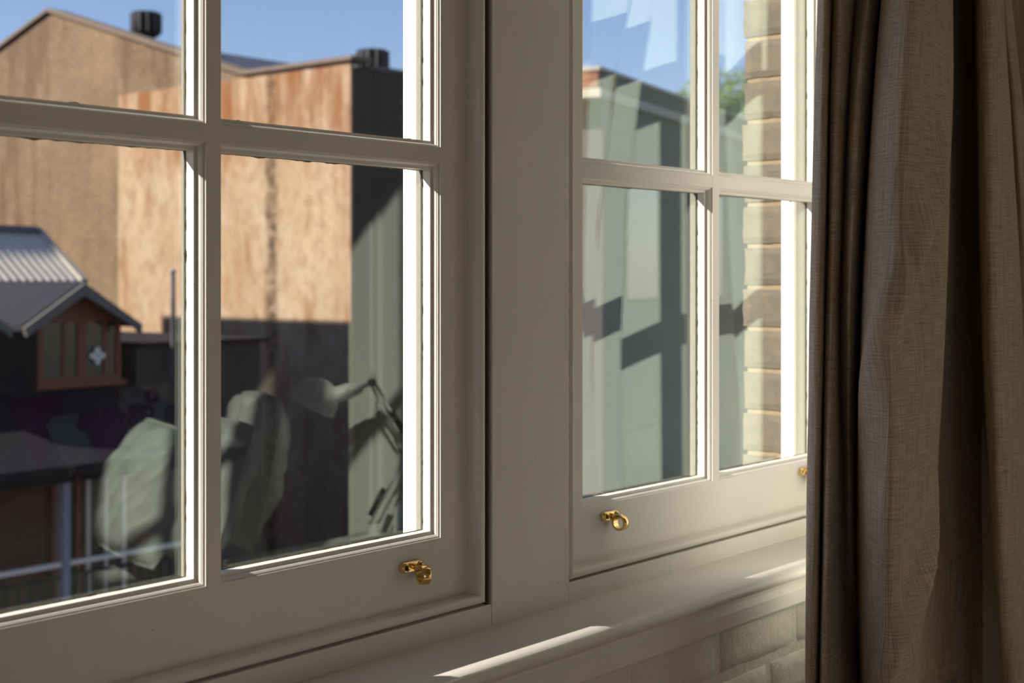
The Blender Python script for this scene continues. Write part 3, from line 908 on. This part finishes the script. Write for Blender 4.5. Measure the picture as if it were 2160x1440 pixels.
shp = [(.0001, 0), (.02, .002), (.045, .014), (.062, .036), (.070, .062), (.074, .088), (.0735, .0885), (.068, .062), (.060, .038), (.043, .017), (.02, .005), (.0001, .003)]
lathe('shade', shp, sh_top, ax_, M_WHITE, lamp, 36)
cord = [head + Vector((0, 0, .0)), rx(782, 790, ZL) + Vector((0, 0, .02)), rx(795, 776, ZL), rx(793, 790, ZL), rx(770, 812, ZL), sk0]
tube('cord', [catmull([Vector(p) for p in cord], t / 24) for t in range(25)], .0028, M_WHITE, lamp, 7)
tube('pull_cord', [rx(716, 870, ZL), rx(720, 902, ZL)], .0015, M_BLACK, lamp, 6)
# --- blue-grey board standing on the desk against the wall
brd = root('pin_board', 'blue-grey board standing on the desk behind the lamp', 'board')
a_, b_ = mir(atX(832, 900, 3.06)), mir(atX(880, 900, 3.06))
prism('panel', [(3.060, .7205), (3.075, .7205), (3.109, 1.13), (3.094, 1.13)], 'y', a_.y, a_.y + .46, M_BLUEGREY, brd)
prism('edge_strip', [(3.056, .7205), (3.0599, .7205), (3.0939, 1.13), (3.09, 1.13)], 'y', a_.y - .0, a_.y + .012, M_WHITE, brd)

# ================================================================== OUTSIDE
S(box('ground', -40, 90, .31, 120, -3.7, -3.6, M_ASPH))
# ---- brick warehouse
XWH = 16.0; YN = atX(745, 127, XWH).y
apex = atX(105, 25, XWH); kink = atX(517, 152, XWH); PZ = atX(745, 127, XWH).z
yl = 2 * apex.y - kink.y
wh = root('warehouse', 'big old brick warehouse with a gable and peeling cream painted wall across the street', 'building')
prism('gable_wall', [(YN + .351, -3.6), (YN + .351, PZ), (kink.y, PZ), (apex.y, apex.z), (yl, PZ), (yl + 6, PZ), (yl + 6, -3.6)], 'x', XWH, XWH + .35, M_WBROWN, wh)
pe = atX(250, 200, XWH - .06)
box('painted_wall', XWH - .06, XWH - .0005, YN, pe.y, -3.6, PZ - .06, M_WPAINT, wh)
box('end_wall', XWH, XWH + 16, YN, YN + .35, -3.6, PZ - .1, M_WSHADE, wh)
def sloped(nm, y0, z0, y1, z1, x0, x1, t, mat, par): return prism(nm, [(y0, z0), (y1, z1), (y1, z1 + t), (y0, z0 + t)], 'x', x0, x1, mat, par)
sloped('coping', YN - .05, PZ, kink.y, PZ, XWH - .10, XWH + .40, .07, M_COPE, wh)
sloped('coping', kink.y, PZ, apex.y, apex.z, XWH - .08, XWH + .40, .07, M_COPE, wh)
sloped('coping', apex.y, apex.z, yl, PZ, XWH - .08, XWH + .40, .07, M_COPE, wh)
sloped('roof', YN + .36, PZ - .80, apex.y, apex.z - .42, XWH + .41, XWH + 9, .12, M_ROOFDARK, wh)
sloped('roof', apex.y, apex.z - .42, yl, PZ - .80, XWH + .41, XWH + 9, .12, M_ROOFDARK, wh)
box('coping', XWH + .36, XWH + 16, YN - .04, YN + .4, PZ - .1, PZ - .04, M_ROOFDARK, wh)
v1 = atX(308, 62, 18.0)
for nm, c, r, h in (('roof_vent', v1, .31, .38), ('roof_vent', atX(786, 140, 17.3), .28, .30)):
    lathe(nm, [(.0001, -1.5), (r * .55, -1.5), (r * .6, -.16), (r * .9, -.13), (r, h * .15), (r * 1.02, h * .5), (r * .98, h * .8), (r * .9, h * .92), (r * .35, h), (.0001, h)], c, (0, 0, 1), M_BLACK, wh, 24)
    for k in range(12):
        a = 2 * math.pi * k / 12; 
        p = c + Vector((math.cos(a) * r * 1.01, math.sin(a) * r * 1.01, 0))
        box('vent_fin', p.x - .012, p.x + .012, p.y - .012, p.y + .012, p.z - .08, p.z + h * .85, M_ROOFDARK, wh)
# downpipe foot and vent pipe in front of the warehouse
vp = atY(365, 570, 10.95); vq = atY(365, 770, 10.95); vr = atY(350, 805, 10.95)
pipe = root('flue_pipe', 'thin grey flue pipe rising from the lean-to in front of the painted wall', 'pipe')
tube('pipe', [vp, vp.lerp(vq, .5), vq, vr], .024, M_FLUE, pipe, 10)
lathe('cap', [(.0001, .02), (.03, .0), (.03, -.03), (.024, -.03)], vp, (0, 0, 1), M_POST, pipe, 12)

# ---- terrace beyond the left edge, its shadow falls on the foot of the painted wall
nb = root('terrace_house', 'tall terrace outside the picture whose shadow falls on the warehouse', 'building')
def shade_z(py, px, x): 
    p = atX(px, py, XWH - .06); dx = XWH - x
    return p.z + .97 / 1.2 * dx, p.y + dx / 1.2
z1_, y1_ = shade_z(681, 600, 10.0); z2_, y2_ = shade_z(720, 345, 10.0)
box('walls', 4, 10, YN + 3.6, y2_, -3.6, z1_, M_HBRICK, nb)
box('walls', 4, 10, y2_ + .001, y2_ + 14, -3.6, z2_, M_HBRICK, nb)
box('parapet', 3.9, 9.99, YN + 3.5, y2_ , z1_ + .0005, z1_ + .02, M_COPE, nb)

# ---- cottage with corrugated roof and dormer
ct = root('cottage', 'cottage with corrugated iron roof, red-brown dormer and shaded verandah', 'building')
YD = 11.0
ridge = atY(75, 485, 15.5); vx = ridge.x
low = atX(170, 592, vx)
# corrugated main slope
nc = 56; vs = []; x0 = 4.0
for i in range(nc * 4 + 1):
    x = x0 + (vx - x0) * i / (nc * 4)
    dz = .011 * math.sin(2 * math.pi * i / 4 + .01)
    vs += [(x, low.y, low.z + dz), (x, ridge.y, ridge.z + dz), (x, low.y, low.z + dz - .02), (x, ridge.y, ridge.z + dz - .02)]
fs = []
for i in range(nc * 4):
    a = i * 4; fs += [(a, a + 4, a + 5, a + 1), (a + 2, a + 3, a + 7, a + 6)]
mesh('corrugated_roof', vs, fs, M_CORR, ct)
prism('ridge_cap', [(ridge.y - .12, ridge.z - .03), (ridge.y, ridge.z + .05), (ridge.y + .12, ridge.z - .03)], 'x', x0, vx + .03, M_BARGE, ct)
prism('verge_board', [(low.y - .02, low.z - .10), (ridge.y, ridge.z - .10), (ridge.y, ridge.z + .03), (low.y - .02, low.z + .03)], 'x', vx, vx + .09, M_CREAMBAND, ct)
sloped('rear_roof', ridge.y + .1, ridge.z - .05, 18.6, -.1, x0, vx, .05, M_CORR, ct)
# lower front slope
lw = 8.75
prism('lower_roof', [(10.95, .36), (low.y, low.z - .03), (low.y, low.z - .10), (10.95, .26)], 'x', x0, lw, M_SLATE, ct)
box('fascia_band', x0, vx - .05, low.y - .03, low.y - .001, low.z - .14, low.z - .03, M_CREAMBAND, ct)
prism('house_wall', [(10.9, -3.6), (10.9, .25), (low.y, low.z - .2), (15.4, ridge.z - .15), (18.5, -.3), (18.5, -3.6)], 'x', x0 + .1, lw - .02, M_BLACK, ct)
box('front_wall', x0, lw, 10.78, 10.899, -3.6, -.08, M_HBRICK, ct)
prism('steep_apron_roof', [(9.3, -.10), (10.94, .36), (10.94, .28), (9.3, -.19)], 'x', x0, lw, M_BLACK, ct)
box('verandah_beam', x0, lw, 9.42, 9.55, -.26, -.12, M_BLACK, ct)
post = atY(133, 1100, 9.5)
box('verandah_post', post.x - .035, post.x + .035, 9.44, 9.53, -3.6, -.26, M_POST, ct)
post2 = atY(-150, 1100, 9.5)
box('verandah_post', post2.x - .035, post2.x + .035, 9.44, 9.53, -3.6, -.26, M_POST, ct)
rl = atY(60, 1197, 9.5)
box('handrail', x0, 8.5, 9.46, 9.51, rl.z - .035, rl.z + .005, M_RAIL, ct)
x = x0 + .05
while x < 8.45:
    box('baluster', x - .010, x + .010, 9.475, 9.495, rl.z - .62, rl.z - .14, M_BLACK, ct); x += .11
box('lower_rail', x0, 8.5, 9.468, 9.502, rl.z - .66, rl.z - .62, M_BLACK, ct)
box('lower_rail', x0, 8.5, 9.468, 9.502, rl.z - .14, rl.z - .11, M_BLACK, ct)
box('verandah_floor', x0, 8.5, 9.3, 10.779, rl.z - .85, rl.z - .78, M_DARKWALL, ct)
dA, dB = atY(108, 1012, 10.75), atY(168, 1180, 10.75)
def frame_panel(nm, xa, xb, za, zb, y, w, mat, par, pane=True, bars=()):
    bm = bmesh.new()
    bx(bm, xa, xa + w, y - .05, y, za, zb); bx(bm, xb - w, xb, y - .05, y, za, zb); bx(bm, xa + w, xb - w, y - .05, y, zb - w, zb); bx(bm, xa + w, xb - w, y - .05, y, za, za + w)
    for b in bars: bx(bm, b - w / 2.4, b + w / 2.4, y - .045, y - .004, za + w, zb - w)
    o = finish(nm, bm, mat, par)
    if pane: box('pane', xa + w, xb - w, y - .03, y - .02, za + w, zb - w, M_DGLASS, o)
    return o
frame_panel('door', dA.x, dB.x, rl.z - .78, dA.z, 10.777, .05, M_RUST, ct)
eA, eB = atY(180, 990, 10.75), atY(264, 1180, 10.75)
frame_panel('french_window', eA.x, eB.x, rl.z - .78, eA.z, 10.777, .045, M_RAIL, ct, True, [(eA.x + eB.x) / 2])
# dormer
dl, dr = atY(80, 700, YD).x, atY(255, 700, YD).x
zb0 = atY(170, 805, YD).z; zt0 = atY(170, 668, YD).z; pk = atY(178, 612, YD)
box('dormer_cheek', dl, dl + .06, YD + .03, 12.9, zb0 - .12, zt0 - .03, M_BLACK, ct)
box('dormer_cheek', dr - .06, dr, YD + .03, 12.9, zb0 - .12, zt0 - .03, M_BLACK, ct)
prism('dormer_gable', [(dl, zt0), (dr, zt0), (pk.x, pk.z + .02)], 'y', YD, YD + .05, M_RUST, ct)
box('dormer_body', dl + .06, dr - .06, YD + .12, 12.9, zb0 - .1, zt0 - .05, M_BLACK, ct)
m1, m2, m3 = atY(137, 740, YD).x, atY(170, 740, YD).x, atY(228, 740, YD).x
frame_panel('dormer_window', dl, m2 + .02, zb0, zt0, YD + .05, .05, M_RUST, ct, True, [m1])
frame_panel('dormer_window', m2 + .021, dr, zb0, zt0, YD + .05, .05, M_RUST, ct, True, [m3 - .03])
box('dormer_sill', dl - .03, dr + .03, YD - .05, YD + .06, zb0 - .05, zb0 - .001, M_RUST, ct)
YB = 10.72
bp_, lft, rgt = atY(180, 597, YB), atY(52, 692, YB), atY(301, 684, YB)
th = .12
prism('barge_board', [(lft.x, lft.z), (bp_.x, bp_.z), (bp_.x, bp_.z - th), (lft.x + .03, lft.z - .08)], 'y', YB, YB + .05, M_BARGE, ct)
prism('barge_board', [(bp_.x, bp_.z), (rgt.x, rgt.z), (rgt.x - .01, rgt.z - .09), (rgt.x - .08, rgt.z - .03), (bp_.x, bp_.z - th)], 'y', YB, YB + .05, M_BARGE, ct)
def dslab(a, b):
    return prism('dormer_roof', [(a.x, a.z - .03), (b.x, b.z - .03), (b.x, b.z + .02), (a.x, a.z + .02)], 'y', YB + .051, 14.2, M_SLATE, ct)
dslab(lft, bp_); dslab(bp_, rgt)
box('added_sun_block', x0, dl - .001, 11.0, 11.5, zb0 - .3, zt0 - .12, M_BLACK, ct)  # added dark block, keeps stray sun off the roof between the dormers
# second dormer further left, mostly outside the picture
sh = lft.x - .12 - rgt.x
for nm in ('barge_board', 'barge_board.001', 'dormer_roof', 'dormer_roof.001', 'dormer_body', 'dormer_gable'):
    o = bpy.data.objects.get(nm)
    if o:
        c = o.copy(); C.objects.link(c); c.parent = ct; c.location.x += sh
# white ornament inside the dormer window
orn = root('window_ornament', 'small white looped ornament in the dormer window', 'ornament')
oc = atY(204, 750, YD - .0)
loop = []
for k in range(33):
    a = 2 * math.pi * k / 32
    loop.append(oc + Vector(((.05 + .03 * math.cos(4 * a)) * math.sin(a), -.012, (.05 + .03 * math.cos(4 * a)) * math.cos(a) + .0 * math.cos(3 * a))))
tube('loop', loop, .016, M_WHITE, orn, 8)
# lean-to beside the cottage
lt = root('lean_to', 'low dark lean-to shed beside the cottage in front of the painted wall', 'shed')
ltx = atY(262, 720, 11.3)
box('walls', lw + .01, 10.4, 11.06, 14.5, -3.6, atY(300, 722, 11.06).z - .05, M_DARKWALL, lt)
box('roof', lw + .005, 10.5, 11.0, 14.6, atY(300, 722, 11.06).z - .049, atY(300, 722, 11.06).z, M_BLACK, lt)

# ---- flat-roofed building seen through the second window
fb = empty('flat_roofed_building', (0, 0, 0), 'flat-roofed building with orange brick parapet and cream band behind the second window', 'building')
cor = atZ(1262, 140, 15.0); fb.location = (cor.x, cor.y, 0); fb.rotation_euler.z = math.atan2(.2515, .968)
tz = cor.z
zb1 = EYE.z + (HOR - 186) / F * 15; zb2 = EYE.z + (HOR - 205) / F * 15
def fbox(nm, x0, x1, y0, y1, z0, z1, m): return box(nm, x0, x1, y0, y1, z0, z1, m, fb)
fbox('parapet', 0, 16, 0, .25, zb1, tz - .04, M_DARKWALL); fbox('parapet', 0, .25, .251, 1.3, zb1, tz - .04, M_TERRA)  # shade put into the front parapet's colour; the sunlit return stays orange brick
fbox('parapet', -.012, -.001, -.0, .25, zb1, tz - .04, M_TERRA)
fbox('coping', -.03, 16.03, -.03, .28, tz - .0395, tz, M_CREAMBAND); fbox('coping', -.03, .28, .281, 1.33, tz - .0395, tz, M_CREAMBAND)
fbox('band', -.04, 16.04, -.04, 1.34, zb2, zb1 - .001, M_CREAMBAND)
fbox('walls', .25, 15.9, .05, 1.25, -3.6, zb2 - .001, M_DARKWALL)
for k in range(5):
    xx = .9 + k * 2.6
    for zz in (1.2, -1.6):
        o = fbox('window', xx, xx + 1.1, .035, .049, zz, zz + 1.4, M_BLACK); box('pane', xx + .05, xx + 1.05, .028, .0345, zz + .05, zz + 1.35, M_DGLASS, o)

# ---- trees
def tree(nm, label, base, h, r, leaves, seed, matl, trunk_r=.14, bare=False):
    T = root(nm, label, 'tree'); rnd = random.Random(seed)
    vs, fs = [], []
    top = base + Vector((0, 0, h * .72))
    tube_into(vs, fs, [base, base.lerp(top, .5) + Vector((.15, .1, 0)), top], [trunk_r, trunk_r * .7, trunk_r * .35], 8)
    mesh('trunk', vs, fs, M_BARK, T, True)
    vs, fs = [], []
    tips = []
    for k in range(26 if bare else 14):
        a = rnd.uniform(0, 6.28); s = base.lerp(top, rnd.uniform(.5, 1.0))
        e = s + Vector((math.cos(a) * r * rnd.uniform(.5, 1), math.sin(a) * r * rnd.uniform(.5, 1), r * rnd.uniform(.35, 1.0)))
        tube_into(vs, fs, [s, s.lerp(e, .5) + Vector((0, 0, -.1)), e], [trunk_r * .3, trunk_r * .18, trunk_r * .06], 5); tips.append(e)
        for q in range(4):
            s2 = s.lerp(e, rnd.uniform(.4, .95)); e2 = s2 + Vector((rnd.uniform(-.6, .6), rnd.uniform(-.6, .6), rnd.uniform(.1, .7)))
            tube_into(vs, fs, [s2, e2], [trunk_r * .09, trunk_r * .03], 4); tips.append(e2)
    mesh('branches', vs, fs, M_BARK, T, True)
    if not bare:
        vs, fs = [], []
        c = base + Vector((0, 0, h * .78))
        for k in range(leaves):
            while True:
                p = Vector((rnd.uniform(-1, 1), rnd.uniform(-1, 1), rnd.uniform(-1, 1)))
                if p.length < 1 and (p.length > .45 or rnd.random() < .3) and noise.noise(p * 2.2 + Vector((seed, 0, 0))) > -.28: break
            p = c + Vector((p.x * r, p.y * r, p.z * r * .8)); s = rnd.uniform(.05, .10)
            u = Vector((rnd.uniform(-1, 1), rnd.uniform(-1, 1), rnd.uniform(-1, 1))).normalized(); w = u.orthogonal().normalized() * s * .5; u = u * s
            b0 = len(vs); vs += [p - u, p + w, p + u, p - w]; fs.append((b0, b0 + 1, b0 + 2, b0 + 3))
        o = mesh('foliage', vs, fs, matl, T); o['kind'] = 'stuff'
    return T
tb = atZ(1556, 300, 40); tb.z = -3.6
tree('leafy_tree', 'green leafy tree behind the flat-roofed building by the brick pier', tb, 11.6, 2.4, 14000, 3, M_LEAF)
tb2 = atZ(642, 300, 50); tb2.z = -3.6
tree('bare_tree', 'bare tree whose twigs show above the warehouse roof', tb2, 12.0, 1.7, 0, 5, M_LEAF, bare=True)
